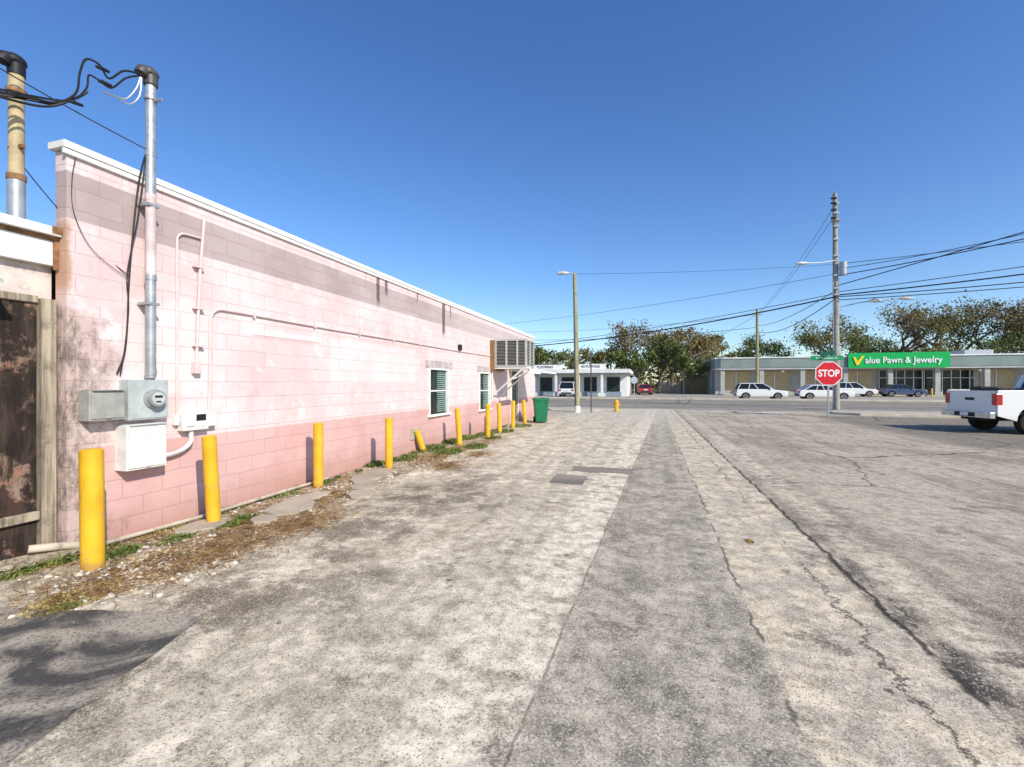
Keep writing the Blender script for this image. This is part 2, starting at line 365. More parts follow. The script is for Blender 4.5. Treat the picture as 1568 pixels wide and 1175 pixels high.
for i,(a,e,z0,z1) in enumerate(ops[:2]):
    b=MB(); f=.05
    b.box((W-.07,a,z0),(W+.02,a+f,z1)); b.box((W-.07,e-f,z0),(W+.02,e,z1)); b.box((W-.07,a+f,z1-f),(W+.015,e-f,z1)); b.box((W-.09,a-.08,z0-.06),(W+.07,e+.08,z0))
    b.box((W-.065,a+f,(z0+z1)/2-.018),(W-.03,e-f,(z0+z1)/2+.018)); b.obj('window_frame_%d'%(i+1),m_white,bld,bevel=.004)
    b=MB(); b.box((W-.085,a+.01,z0),(W-.06,e-.01,z1-.01)); b.obj('window_glass_%d'%(i+1),m_glass,bld)
    b=MB(); 
    for k in range(20):
        zz=z0+.04+k*(z1-z0-.1)/20; b.box((W-.058,(a+e)/2,zz),(W-.052,e-f,zz+.03))
    b.obj('window_blind_%d'%(i+1),plain('blind_green_grey',(.22,.33,.29),.7,var=.2),bld)
    b=MB(); b.box((W-.01,a-.2,z1+.003),(W+.02,e+.25,z1+.19)); b.obj('lintel_%d'%(i+1),plain('lintel_concrete',(.50,.44,.42),.85,var=.3,scale=3,dirt=.6),bld,bevel=.006)
b=MB(); b.box((W-.12,17.5,.02),(W-.06,18.4,2.1)); b.obj('door',plain('door_paint',(.12,.14,.13),.5),bld)
b=MB(); b.box((W-.02,17.42,.02),(W+.03,17.5,2.18)); b.box((W-.02,18.4,.02),(W+.03,18.48,2.18)); b.box((W-.02,17.5,2.1),(W+.03,18.4,2.18)); b.obj('door_frame',m_white,bld)
b=MB(); b.box((W,9.35,.30),(W+.03,9.75,.55)); 
for i in range(4): b.box((W+.03,9.38,.33+i*.05),(W+.045,9.72,.355+i*.05))
b.obj('wall_vent',plain('vent_paint',(.42,.42,.33),.7,dirt=.5),bld)
m_panel=plain('pale_panel',(.66,.56,.50),.7,var=.2,scale=3,dirt=.5)
def ply_mat():
    g=G('weathered_plywood',.95,0,.1)
    c=g.mix(g.ss(g.noise(1.5,6,.72,g.scl((6,6,1.2))),.40,.62),(.05,.034,.025),(.30,.21,.155))
    c=g.mix(g.mul(g.ss(g.noise(3.0,6,.75),.53,.60),.7),c,(.38,.19,.13))
    c=g.mix(g.mul(g.ss(g.noise(1.3,6,.7,g.vadd(g.pos(),(3,1,7))),.48,.52),.85),c,(.025,.02,.018)); g.col(c); g.bump(g.noise(2,5,.7,g.scl((20,20,2))),.8,.01); return g.mat
m_ply=ply_mat()
def wood(name,a,b_):
    g=G(name,.95,0,.1)
    c=g.mix(g.ss(g.noise(1,6,.7,g.scl((18,18,.9))),.35,.65),a,b_); c=g.mix(g.mul(g.ss(g.noise(4,5,.7),.5,.65),.5),c,tuple(x*.5 for x in a)); g.col(c); g.bump(g.noise(1,5,.7,g.scl((30,30,1.5))),.7,.008); return g.mat
m_post=wood('grey_timber',(.20,.165,.12),(.50,.42,.31)); m_pole=wood('pole_timber',(.25,.235,.20),(.42,.40,.35)); m_poleg=wood('pole_greenish',(.22,.20,.10),(.43,.39,.22))
b=MB(); b.box((-5.6,-8,-.1),(-5.40,2.895,2.95)); b.obj('wing_wall',m_panel,bld)
b=MB(); b.box((-5.7,-8,2.93),(-5.30,2.895,2.97),1); b.box((-5.40,-8,2.70),(-5.32,2.895,2.93)); b.box((-5.325,-8,2.97),(-5.25,2.895,3.05)); b.obj('wing_fascia',[m_white,m_rust],bld,bevel=.004)
b=MB(); b.box((-5.318,2.82,2.985),(-5.246,2.897,3.055)); b.box((-5.316,2.86,2.66),(-5.30,2.897,2.925)); b.obj('rusted_flashing',m_rust,bld)
b=MB(); b.box((-17.8,-8,2.85),(-5.6,2.895,2.95)); b.obj('wing_roof',m_roof,bld)
b=MB(); b.box((-5.395,1.25,.42),(-5.345,2.755,2.33)); b.box((-5.395,-1,.3),(-5.355,1.24,2.33)); b.box((-5.395,1.2,.05),(-5.345,2.755,.36)); b.obj('plywood_boarding',m_ply,bld)
b=MB(); b.box((-5.395,2.765,-.02),(-5.285,2.875,2.38)); b.box((-5.34,.5,.36),(-5.30,2.76,.44)); b.box((-5.35,.5,2.335),(-5.32,2.76,2.40))
b.obj('timber_posts',m_post,bld,bevel=.006)
b=MB(); b.prism([(-5.39,2.52),(-5.02,2.42),(-5.02,2.45),(-5.39,2.56)],1.2,2.38,0,'y'); b.obj('small_awning',m_boxgrey,bld)
b=MB()
for i in range(7):
    M=Matrix.Translation((-5.12+R.uniform(-.12,.1),1.7+i*.17,.03+.02*(i%3)))@Matrix.Rotation(R.uniform(-.3,.3),4,'Z')@Matrix.Rotation(R.uniform(-.2,.2),4,'Y'); b.box((-.08,-.45,-.02),(.08,.45,.02),0,M)
b.obj('fallen_planks',m_post,bevel=.004)
def weatherhead(mb,p,r,mi):
    x,y,z=p
    mb.cyl((x,y,z-.14),(x,y,z-.02),r*1.12,14,mi)
    mb.sphere((x,y-.012,z-.02),r*1.3,mi,14,8,(1.0,1.2,.95),-.2)
    mb.tube(smoothpath([(x,y-.02,z-.01),(x,y-.08,z-.03),(x,y-.10,z-.08)]),[r*1.0]*12+[r*.75],10,mi)
m_yell=plain('yellowed_pipe',(.52,.42,.24),.6,var=.25,scale=5,dirt=.4)
mx,my=W+.12,3.57
mast=empty('service_mast')
b=MB(); b.cyl((mx,my,1.66),(mx,my,2.75),.048,16,0); b.cyl((mx,my,2.75),(mx,my,3.62),.048,16,1); b.cyl((mx,my,3.62),(mx,my,4.80),.048,16,0)
for z in (1.72,2.73,4.05): b.cyl((mx,my,z-.03),(mx,my,z+.03),.053,16,0)
b.cyl((mx,my,4.62),(mx,my,4.66),.062,12,0); b.box((mx+.03,my-.01,4.60),(mx+.16,my+.01,4.62),0)
for z in (2.45,3.5): b.box((W,my-.06,z-.014),(mx+.052,my+.06,z+.014),0)
b.obj('mast_pipe',[m_grey,plain('painted_pipe',(.68,.56,.54),.6)],mast,smooth=True)
b=MB(); weatherhead(b,(mx,my,4.92),.058,0); b.obj('weatherhead',plain('weatherhead_metal',(.10,.095,.09),.5,.3),mast,smooth=True)
mx2,my2=-5.42,2.655
mast2=empty('service_mast.001')
b=MB(); b.cyl((mx2,my2,2.95),(mx2,my2,3.45),.060,16,0); b.cyl((mx2,my2,3.45),(mx2,my2,4.40),.053,16,1); b.cyl((mx2,my2,3.42),(mx2,my2,3.47),.066,16,2); b.box((mx2-.1,my2-.015,3.70),(mx2+.1,my2+.015,3.73),2); b.cyl((mx2,my2,4.2),(mx2,my2,4.23),.07,12,2)
b.obj('mast_pipe',[m_grey,m_yell,m_rust],mast2,smooth=True)
b=MB(); weatherhead(b,(mx2,my2,4.50),.055,0); b.obj('weatherhead',m_black,mast2,smooth=True)
b=MB()
def cab(pts,r=.009,n=6): b.tube(smoothpath(pts,n),r,6)
cx=mx+.01
cab([(cx,3.45,4.83),(cx,3.30,4.76),(cx,3.17,4.60),(cx,3.09,4.68),(cx,2.98,4.66),(cx,2.93,4.50),(cx-.02,2.91,4.30),(cx-.08,2.8,4.16),(cx-.12,2.64,4.11),(cx-.15,2.3,4.0)],.010)
cab([(cx,3.45,4.81),(cx,3.32,4.70),(cx,3.19,4.52),(cx,3.08,4.53),(cx,3.0,4.52),(cx,2.98,4.38),(cx-.05,2.88,4.22),(cx-.12,2.64,4.13),(cx-.15,2.3,4.03)],.009)
cab([(cx,2.99,4.36),(cx-.05,2.9,4.24),(cx-.1,2.7,4.07),(cx-.15,2.3,3.98)],.012)
for p in ((cx,3.12,4.655),(cx,3.14,4.53),(cx-.05,2.93,4.22)): b.tube([(p[0],p[1]-.06,p[2]-.01),(p[0],p[1]-.03,p[2]),(p[0],p[1]+.05,p[2]+.01)],[.012,.02,.014],8)
b.tube(sag((-9,-3,4.0),(cx-.1,2.8,4.14),.15),.013,6); b.tube(sag((-9,-3,3.9),(cx-.12,2.64,4.09),.2),.010,6)
b.tube(sag((-5.5,1.9,4.5),(mx,my-.04,4.08),.03),.006,6)
b.tube(sag((-5.42,2.6,3.70),(W+.03,3.42,2.72),.09),.005,6)
cab([(mx,my-.04,4.08),(W+.04,3.50,3.7),(W+.03,3.44,3.0),(W+.02,3.42,2.6),(W+.03,3.40,2.2),(W+.03,3.37,1.9),(W+.02,3.31,1.7)],.008)
cab([(mx,my-.05,4.0),(W+.05,3.48,3.3),(W+.03,3.40,2.75),(W+.02,3.42,2.4),(W+.03,3.38,2.0),(W+.02,3.34,1.68)],.006)
cab([(W+.02,2.96,3.75),(W+.02,2.93,3.5),(W+.02,2.95,3.2),(W+.02,3.1,2.9),(W+.02,3.4,2.7)],.003)
b.obj('service_cable',m_black,smooth=True)
b=MB(); cab([(cx,3.46,4.80),(cx,3.42,4.66),(cx,3.33,4.50),(cx,3.24,4.46),(cx,3.12,4.44)],.008); cab([(cx,3.47,4.80),(cx,3.45,4.6),(cx,3.36,4.46),(cx,3.26,4.45)],.007); b.obj('bare_conductor',m_grey,smooth=True)
def bx(name,a,c,mat,bev=.01,extra=None):
    q=MB(); q.box(a,c); 
    if extra: extra(q)
    return q.obj(name,mat,bevel=bev)
def door_lip(q,x,y0,y1,z0,z1): q.box((x,y0+.015,z0+.02),(x+.012,y1-.015,z1-.02)); q.box((x+.012,(y0+y1)/2-.02,z0+.02),(x+.022,(y0+y1)/2+.02,z0+.05)); q.box((W,y0+.02,z1),(x+.03,y1-.02,z1+.008))
bx('electrical_box',(W,2.99,1.24),(W+.15,3.30,1.53),plain('box_grey',(.36,.36,.32),.6,var=.2,dirt=.3),.008,lambda q:door_lip(q,W+.15,2.99,3.30,1.24,1.53))
em=empty('electric_meter')
q=MB(); q.box((W,3.34,1.22),(W+.14,3.74,1.64)); q.box((W+.14,3.36,1.235),(W+.15,3.72,1.62)); q.obj('meter_socket_box',m_boxgrey,em,bevel=.012)
q=MB(); q.cyl((W+.15,3.57,1.44),(W+.18,3.57,1.44),.10,24,0); q.cyl((W+.18,3.57,1.44),(W+.235,3.57,1.44),.085,24,1); q.cyl((W+.235,3.57,1.44),(W+.238,3.57,1.44),.066,24,2); q.box((W+.238,3.53,1.45),(W+.241,3.61,1.475),3); q.box((W+.238,3.545,1.40),(W+.241,3.595,1.415),3); q.obj('meter_dial',[m_grey,plain('meter_glass',(.30,.33,.31),.15,spec=.7),plain('meter_face',(.55,.57,.55),.4),m_black],em,smooth=True)
bx('fuse_box',(W,3.30,.71),(W+.17,3.70,1.17),plain('box_white',(.74,.73,.68),.55,var=.1,dirt=.2),.01,lambda q:door_lip(q,W+.17,3.30,3.70,.71,1.17))
def ex(q):
    q.box((W+.1,3.97,1.10),(W+.115,4.08,1.22)); q.box((W,4.27,1.08),(W+.09,4.37,1.23)); q.box((W,3.88,1.12),(W+.06,3.93,1.24))
bx('breaker_box',(W,3.94,1.05),(W+.10,4.26,1.27),m_white,.008,ex)
q=MB(); q.box((W+.101,4.10,1.16),(W+.106,4.22,1.235)); q.obj('breaker_window',m_black)
m_pvc=plain('pink_conduit',(.70,.56,.54),.5,var=.1)
q=MB(); q.tube(smoothpath([(W+.05,4.07,1.05),(W+.05,4.07,.92),(W+.05,3.98,.84),(W+.05,3.84,.80),(W+.05,3.70,.80)]),.028,10)
q.obj('conduit_elbow',plain('conduit_grey',(.62,.60,.57),.5),smooth=True)
q=MB(); c1=W+.02
q.tube([(c1,3.93,1.2),(c1,3.93,3.25)]+[(c1,3.93+.1*(1-math.cos(a)),3.25+.1*math.sin(a)) for a in (.3,.6,.9,1.2,1.5)]+[(c1,4.22,3.36)],.013,8)
q.tube([(c1+.02,4.15,1.85),(c1+.02,4.17,2.4),(c1+.02,4.2,3.0),(c1+.02,4.25,3.62)],.017,8)
for z in (2.05,2.5,3.0): q.box((W,4.12,z-.01),(c1+.042,4.24,z+.012))
q.box((W,4.11,1.72),(c1+.05,4.19,1.86))
pp=[(c1,4.33,1.2),(c1,4.35,2.38)]+[(c1,4.35+.16*(1-math.cos(a)),2.38+.16*math.sin(a)) for a in (.3,.6,.9,1.2,1.5)]+[(c1,5.0,2.54),(c1,6.5,2.53),(c1,9,2.54),(c1,12,2.53),(c1,14.9,2.55)]
q.tube(pp,.015,8)
yy=5.
while yy<14.8: q.box((W,yy-.01,2.50),(c1+.018,yy+.015,2.575)); yy+=1.2
q.obj('conduit',m_pvc,smooth=True)
q=MB(); q.box((W,12.1,2.55),(W+.1,12.2,2.72)); q.obj('small_wall_light',m_dark,bevel=.01)
q=MB(); q.box((W,3.02,.42),(W+.05,3.12,.60)); q.obj('junction_box',m_boxgrey,bevel=.006)
q=MB(); q.tube([(-5.02,2.95,.06),(-4.98,4.0,.05),(-5.0,5.2,.05),(-5.02,6.3,.045)],.020,8); q.tube(smoothpath([(-5.15,2.6,.16),(-5.05,2.85,.12),(-5.02,3.0,.06)]),.035,10); q.obj('ground_pipe',plain('pipe_beige',(.54,.47,.36),.7,dirt=.7,scale=3),smooth=True)
ac=empty('air_conditioner_unit')
m_ac=plain('ac_casing',(.46,.46,.42),.5,var=.12,dirt=.3); x0,x1,ya,yb,za,zb=W+.14,-3.92,15.0,16.15,2.17,3.13
q=MB(); t=.06
q.box((x0,ya+.05,za+.05),(x1-.05,yb-.05,zb-.05),1)
q.box((x0,ya,za),(x1,yb,za+t)); q.box((x0,ya,zb-t),(x1,yb,zb))
for xx in (x0,x0+.39,x0+.78,x1-t): q.box((xx,ya,za+t),(xx+t,ya+.05,zb-t))
for yy in (ya+.05,(ya+yb)/2,yb-t): q.box((x1-.05,yy,za+t),(x1,yy+t,zb-t))
for i in range(16):
    z=za+.09+i*.05
    q.box((x0+t,ya+.02,z),(x1-t,ya+.045,z+.010))
    q.box((x1-.045,ya+.1,z),(x1-.02,yb-t,z+.012))
q.obj('casing',[m_ac,m_dark],ac)
q=MB(); q.box((W,14.9,2.05),(W+.135,16.2,3.1)); q.obj('plywood_surround',plain('plywood_brown',(.26,.14,.06),.8),ac)
q=MB()
for yy in (15.05,16.05):
    q.cyl((W+.02,yy,1.15),(x1-.1,yy,2.14),.028,8); q.box((W,yy-.03,2.11),(x1+.15,yy+.03,2.165))
q.cyl((W+.03,15.05,1.1),(W+.03,15.05,2.1),.025,8); q.box((x1+.1,15.0,1.95),(x1+.15,16.5,2.11)); q.cyl((x1-.5,15.05,1.75),(x1-.1,16.05,2.1),.02,8)
q.obj('support_bracket',m_white,ac)
q=MB(); q.prism([(W,2.35),(W+1.5,2.05),(W+1.5,2.0),(W,2.28)],17.0,19.2,0,'y'); q.obj('door_awning',m_white,ac)

# ---------------------------------------------------------------- bollards
def boll_mat():
    g=G('yellow_bollard_paint',.5,0,.4); X,Y,Z=g.xyz()
    c=g.mix(g.ss(g.noise(4,5),.3,.7),(.70,.37,.012),(.80,.47,.025))
    c=g.mix(g.mul(g.ss(g.noise(14,6,.75),.56,.64),g.inv(g.ss(Z,.1,1.0,0,.6)),.8),c,(.40,.29,.17))
    c=g.mix(g.mul(g.ss(g.noise(5,5,.7,g.scl((3,3,.7))),.52,.7),.4),c,(.42,.24,.02))
    c=g.mix(g.mul(g.inv(g.ss(g.add(Z,g.mul(g.noise(12,4),.15)),.08,.18)),.6),c,(.28,.18,.09)); g.col(c); g.bump(g.noise(25,4),.3,.006); return g.mat
m_boll=boll_mat()
bol=[(-4.61,2.76,1.02,.083,-.02,.0),(-4.72,4.01,1.0,.072,-.02,-.05),(-4.85,5.88,.98,.072,.0,0),(-4.62,7.51,.95,.07,0,0),(-5.0,9.67,.5,.07,-.12,-.16),(-4.62,10.88,.95,.07,-.05,-.04),(-4.44,12.55,.99,.07,0,0),(-4.55,14.0,.96,.07,-.03,0),(-4.6,15.7,.97,.07,0,.03),(-4.55,17.2,.95,.07,-.06,0)]
for i,(x,y,h,r,lx,ly) in enumerate(bol):
    q=MB(); top=Vector((x+lx,y+ly,h)); base=Vector((x,y,-.05)); ax=(top-base).normalized()
    q.tube([base,base.lerp(top,.5),top,top+ax*r*.1,top+ax*r*.18],[r,r,r,r*.85,r*.4],24)
    q.obj('bollard' if i==0 else 'bollard.%03d'%i,m_boll,smooth=True)

# ---------------------------------------------------------------- debris, weeds
def blades(name,spots,mat):
    q=MB()
    for (x,y,rad,n,h) in spots:
        for i in range(n):
            a=R.uniform(0,6.28); d=rad*math.sqrt(R.random()); px,py=x+d*math.cos(a)*.8,y+d*math.sin(a)*1.3
            hh=h*R.uniform(.3,1)*(1-.5*d/rad); a2=R.uniform(0,6.28); l=hh*R.uniform(.2,1.2); wd=R.uniform(.004,.014)
            dx,dy=math.cos(a2),math.sin(a2); nx,ny=-dy*wd,dx*wd
            p0=(px-nx,py-ny,0);p1=(px+nx,py+ny,0);m0=(px+dx*l*.4+nx,py+dy*l*.4+ny,hh*.7);m1=(px+dx*l*.4-nx,py+dy*l*.4-ny,hh*.7)
            q.face([p0,p1,m0,m1]); q.face([m1,m0,(px+dx*l,py+dy*l,hh*R.uniform(.6,1.1))])
    return q.obj(name,mat,fix=False)
def leafmat(name,a,b_,t=.25,sc=1.7):
    g=G(name,.75,0,.2); oi=g.noise(sc,2); c=g.mix(g.ss(oi,.3,.7),a,b_); c=g.mix(g.mul(g.ss(g.noise(sc*13,1),.4,.6),.4),c,tuple(x*.45 for x in a)); g.col(c)
    return g.mat
m_weed=leafmat('weed_green',(.08,.13,.025),(.20,.23,.06)); m_dry=leafmat('dry_needles',(.22,.12,.05),(.46,.30,.14),sc=6)
spots=[(-4.72,3.05,.13,220,.11),(-4.5,4.15,.2,260,.10),(-4.6,3.5,.16,120,.07),(-5.1,2.45,.18,300,.14),(-5.0,2.75,.1,120,.15),(-5.1,7.8,.22,260,.14),(-4.4,9.7,.35,600,.14),(-4.1,10.7,.35,500,.12),(-4.9,8.6,.3,260,.14),(-5.0,10.0,.4,400,.20),(-5.0,12.3,.4,350,.18),(-4.3,12.6,.3,300,.12),(-3.97,2.2,.10,100,.05),(-4.95,5.3,.2,100,.09),(-4.6,14.4,.5,350,.16),(-5.05,4.6,.2,60,.07),(-4.5,16.4,.5,300,.14),(-4.95,6.2,.15,100,.09),(-5.05,11.3,.3,250,.2),(-4.8,13.3,.35,260,.16)]
for k in range(26):
    yy=3.3+k*.55+R.uniform(-.2,.2); spots.append((-5.1+R.uniform(0,.12),yy,R.uniform(.05,.14),R.randint(20,70),R.uniform(.05,.13)))
for k in range(16):
    spots.append((R.uniform(-4.7,-3.9),R.uniform(3.2,9.5),R.uniform(.04,.1),R.randint(15,50),R.uniform(.03,.06)))
blades('weeds',spots,m_weed)
blades('dry_grass',[(-4.08,2.35,.25,600,.05),(-4.3,3.0,.3,300,.05),(1.0,5.1,.05,90,.03),(-4.4,10.3,.4,400,.07),(-5.0,3.6,.2,200,.06),(-4.6,8.9,.5,300,.06)],leafmat('dry_grass_mat',(.30,.22,.08),(.44,.33,.14),sc=6))
q=MB()
for (x,y,rx,ry,n) in [(-3.95,3.2,.42,.6,1700),(-3.75,4.3,.36,.65,1200),(-4.3,5.3,.35,.8,900),(-3.7,8.1,.35,.5,800),(-4.6,4.5,.4,.9,500),(-4.9,3.2,.3,.6,400),(-4.15,2.5,.35,.35,600),(-4.8,6.6,.3,.7,350),(-4.4,8.7,.4,.9,700),(-3.6,9.6,.35,.5,500),(-4.2,3.9,.4,.6,500),(-4.3,11.5,.4,1.0,600)]:
    for i in range(n):
        px,py=R.gauss(x,rx*.55),R.gauss(y,ry*.55)
        if px<-5.17: continue
        a=R.uniform(0,3.14);l=R.uniform(.02,.07);wd=R.uniform(.0012,.0035);z=R.uniform(.006,.03)
        dx,dy=math.cos(a)*l,math.sin(a)*l;nx,ny=-math.sin(a)*wd,math.cos(a)*wd
        q.face([(px-dx-nx,py-dy-ny,z),(px+dx-nx,py+dy-ny,z+R.uniform(-.005,.015)),(px+dx+nx,py+dy+ny,z+.004),(px-dx+nx,py-dy+ny,z)])
q.obj('pine_needles',m_dry,fix=False)
def rocks(name,lst,mat):
    q=MB()
    for (x,y,s) in lst:
        k=len(q.v); a0=R.uniform(0,6)
        n=6
        for ring,(rr,zz) in enumerate(((1,0),(.85,.45),(.4,.75))):
            for j in range(n):
                a=a0+6.283*j/n; rj=s*rr*R.uniform(.75,1.2); q.v.append((x+rj*math.cos(a),y+rj*math.sin(a)*.8,max(0,s*zz*R.uniform(.7,1.1)-.001)))
        for ring in range(2):
            for j in range(n):
                j2=(j+1)%n; q.f.append((k+ring*n+j,k+ring*n+j2,k+(ring+1)*n+j2,k+(ring+1)*n+j)); q.mi.append(0)
        q.f.append(tuple(k+2*n+j for j in range(n))); q.mi.append(0)
    q.obj(name,mat,fix=False)
m_rock=plain('pale_stone',(.64,.59,.50),.9,var=.35,scale=15)
rocks('gravel',[(R.gauss(-4.1,.22),R.gauss(2.95,.3),R.uniform(.006,.034)) for i in range(520)]+[(R.gauss(-4.5,.25),R.uniform(2.4,9),R.uniform(.004,.026)) for i in range(800)],m_rock)
rocks('loose_stones',[(R.uniform(-4,4.5),1.2+9*R.random()**1.6,R.uniform(.002,.007)) for i in range(1500)],plain('stone_mix',(.26,.24,.20),.9,var=.6,scale=3))
q=MB()
for (x,y,sx,sy,a) in [(-4.35,4.75,.28,.42,.2),(-4.5,5.2,.2,.35,-.3),(-4.15,6.1,.22,.38,.4),(-4.5,6.7,.25,.5,.1),(-4.55,7.0,.22,.35,.2),(-3.9,5.6,.2,.25,.6),(-4.7,3.9,.2,.3,-.1),(-4.25,4.25,.14,.2,.9)]:
    poly=[]
    n=8
    for j in range(n):
        t=6.283*j/n+R.uniform(-.25,.25); poly.append((sx*math.cos(t)*R.uniform(.85,1.1),sy*math.sin(t)*R.uniform(.85,1.1)))
    M=Matrix.Translation((x,y,.012))@Matrix.Rotation(a,4,'Z')@Matrix.Rotation(R.uniform(-.04,.04),4,'X')@Matrix.Rotation(R.uniform(-.05,.02),4,'Y')
    q.prism(poly,-.03,.03,0,'z',M)
q.obj('broken_concrete',concrete('broken_concrete_mat',(.50,.43,.33)),bevel=.006)

def trash_bin(loc,rz):
    e=empty('trash_bin',loc,rz); g=plain('green_plastic',(.015,.17,.075),.45,var=.15)
    q=MB(); k=0
    lo=[(-.22,-.24),(.22,-.24),(.22,.24),(-.22,.24)];hi=[(-.29,-.32),(.29,-.32),(.29,.32),(-.29,.32)]
    q.v+=[(x,y,.06) for x,y in lo]+[(x,y,.92) for x,y in hi]
    for f in ((0,1,2,3),(4,5,6,7),(0,1,5,4),(1,2,6,5),(2,3,7,6),(3,0,4,7)): q.f.append(f);q.mi.append(0)
    q.box((-.31,-.34,.90),(.31,.34,.94)); q.obj('bin_body',g,e,bevel=.015)
    q=MB(); q.prism([(-.33,.942),(-.33,.97),(-.15,1.02),(.2,1.01),(.33,.97),(.33,.942)],-.31,.31,0,'x'); q.cyl((-.25,.36,.96),(.25,.36,.96),.02,8); q.obj('bin_lid',g,e,bevel=.01)
    q=MB()
    for s in (-1,1): q.cyl((s*.2,.26,.12),(s*.27,.26,.12),.12,16)
    q.obj('bin_wheels',m_black,e,smooth=True)
trash_bin((-4.15,18.2,0),math.radians(20))

ss_=empty('stop_sign',(8.42,25.4,0),math.radians(4))
m_red=plain('sign_red',(.62,.02,.03),.4,var=.06); m_wh=plain('sign_white',(.82,.82,.80),.4,var=.04); m_grn=plain('sign_green',(.01,.26,.10),.4,var=.05)
def octo(r): return [(r*math.cos(math.radians(22.5+45*i)),r*math.sin(math.radians(22.5+45*i))+2.08) for i in range(8)]
q=MB(); q.prism(octo(.62),-.045,-.040,1,'y'); q.prism(octo(.58),-.049,-.0455,0,'y'); q.obj('sign_face',[m_red,m_wh],ss_)
text('stop_lettering','STOP',.46,m_wh,ss_,(0,-.052,2.08),(math.pi/2,0,0),.001,.012,.82)
q=MB(); q.box((-.035,-.035,-.05),(.035,.03,2.95)); q.obj('post',m_grey,ss_)
q=MB(); q.box((-.78,-.05,2.72),(.62,-.036,2.94)); q.obj('street_name_blade',m_grn,ss_)
q=MB(); q.box((-.04,-.8,2.96),(-.03,.8,3.16)); q.obj('cross_name_blade',m_grn,ss_)
text('street_name','N Nebraska Av',.15,m_wh,ss_,(-.08,-.053,2.83),(math.pi/2,0,0),.001)

# ---------------------------------------------------------------- poles
def cobra(q,p,d,L_,rise,mi=1,mh=2):
    p=Vector(p);d=Vector(d).normalized(); e=p+d*L_+Vector((0,0,rise))
    q.tube(smoothpath([p,p+d*L_*.5+Vector((0,0,rise*.85)),e]),.03,8,mi)
    q.tube([e-d*.05,e+d*.15,e+d*.5,e+d*.65],[.05,.10,.11,.03],10,mh)
m_lamp=plain('lamp_housing',(.60,.61,.60),.4,.2)
q=MB(); q.tube([(11.2,32.5,-.1),(11.18,32.5,6),(11.12,32.5,13.3)],[.19,.165,.12],14,0)
q.cyl((11.15,32.5,10.7),(11.15,32.3,10.7),.06,8,1)
cobra(q,(11.1,32.4,9.15),(-1,-.25,0),1.7,-.15)
q.tube([(11.2,32.5,6.25),(12.4,32.4,6.5),(13.0,32.3,6.55)],.03,8,1); q.tube([(12.8,32.3,6.55),(13.1,32.3,6.58),(13.5,32.3,6.5)],[.05,.14,.05],8,2)
q.tube([(13.0,32.3,6.5),(14.4,32.2,6.6)],.025,8,1); q.tube([(14.3,32.2,6.6),(14.6,32.2,6.63),(15.0,32.2,6.55)],[.05,.14,.05],8,2)
q.cyl((11.5,32.3,8.2),(11.5,32.3,9.0),.2,14,1); q.box((11.2,32.25,8.85),(11.5,32.35,8.95),1); q.box((10.9,32.35,11.5),(11.4,32.45,11.6),0)
for z in (12.6,12.0,11.6,11.2,10.4,9.4,8.2,7.4,7.0): q.box((11.0,32.28,z),(11.3,32.34,z+.08),1)
for z in (12.9,12.6,12.2,11.7): q.cyl((11.1,32.2,z),(10.82,32.2,z+.02),.07,8,3)
q.cyl((11.02,32.42,.3),(11.02,32.42,8),.025,6,1)
q.obj('utility_pole',[m_pole,m_grey,m_lamp,m_black],smooth=True)
q=MB(); q.tube([(-3.69,25.3,-.1),(-3.76,25.3,4),(-3.84,25.3,7.75)],[.15,.13,.10],14,0); cobra(q,(-3.84,25.25,7.65),(-1,-.2,0),.35,.1); q.cyl((-3.67,25.14,-.05),(-3.67,25.14,.35),.17,14,3)
q.cyl((-3.7,25.12,.3),(-3.78,25.12,6.5),.018,6,1)
q.obj('street_lamp',[m_poleg,m_grey,m_lamp,m_white],smooth=True)
q=MB(); q.tube([(14,66.7,-.1),(14,66.7,11.4)],[.22,.16],10,0); q.box((13.4,66.6,10.6),(14.6,66.7,10.7)); q.obj('utility_pole.001',m_poleg,smooth=True)
q=MB(); q.tube([(5.5,74.6,-.1),(5.5,74.6,6.5)],[.13,.1],8,0); q.obj('utility_pole.002',m_pole,smooth=True)
q=MB(); q.box((-2.95,25.2,-.05),(-2.89,25.25,3.4)); q.box((-2.94,25.0,2.85),(-2.93,25.5,3.4)); q.box((-2.94,25.03,2.2),(-2.93,25.45,2.75)); q.obj('street_sign_post',plain('sign_back',(.10,.09,.08),.5))
q=MB(); q.cyl((-1.25,50,0),(-1.25,50,2.5),.03,8,0); q.prism([(-1.25+.38*math.cos(math.radians(22.5+45*i)),1.95+.38*math.sin(math.radians(22.5+45*i))) for i in range(8)],49.93,49.95,0,'y'); q.obj('traffic_sign',plain('sign_metal',(.5,.56,.6),.4))
q=MB()
def wr(a,c,s,r=.02): q.tube(sag(a,c,s),r,5)
wr((11.1,32.3,6.9),(-14.5,44.5,5.25),.55,.045); wr((11.1,32.3,7.1),(-14.5,44.5,5.35),.42,.02); wr((11.1,32.3,8.3),(-22,50,8.2),.45,.013)
wr((11.1,32.3,8.9),(-3.84,25.3,7.7),.12,.009)
wr((11.1,32.3,6.8),(14,66.7,8.4),.8,.03); wr((11.1,32.3,7.3),(14,66.7,9.2),.5,.025); wr((11.1,32.3,12.6),(14,66.7,10.8),.6,.014); wr((11.1,32.3,12.0),(14,66.7,10.7),.6,.014)
wr((14,66.7,10.7),(-30,66,9.8),.9,.02); wr((14,66.7,9),(-30,66,8.8),.9,.03); wr((14,66.7,10.7),(5.5,74.6,6.3),.3,.02)
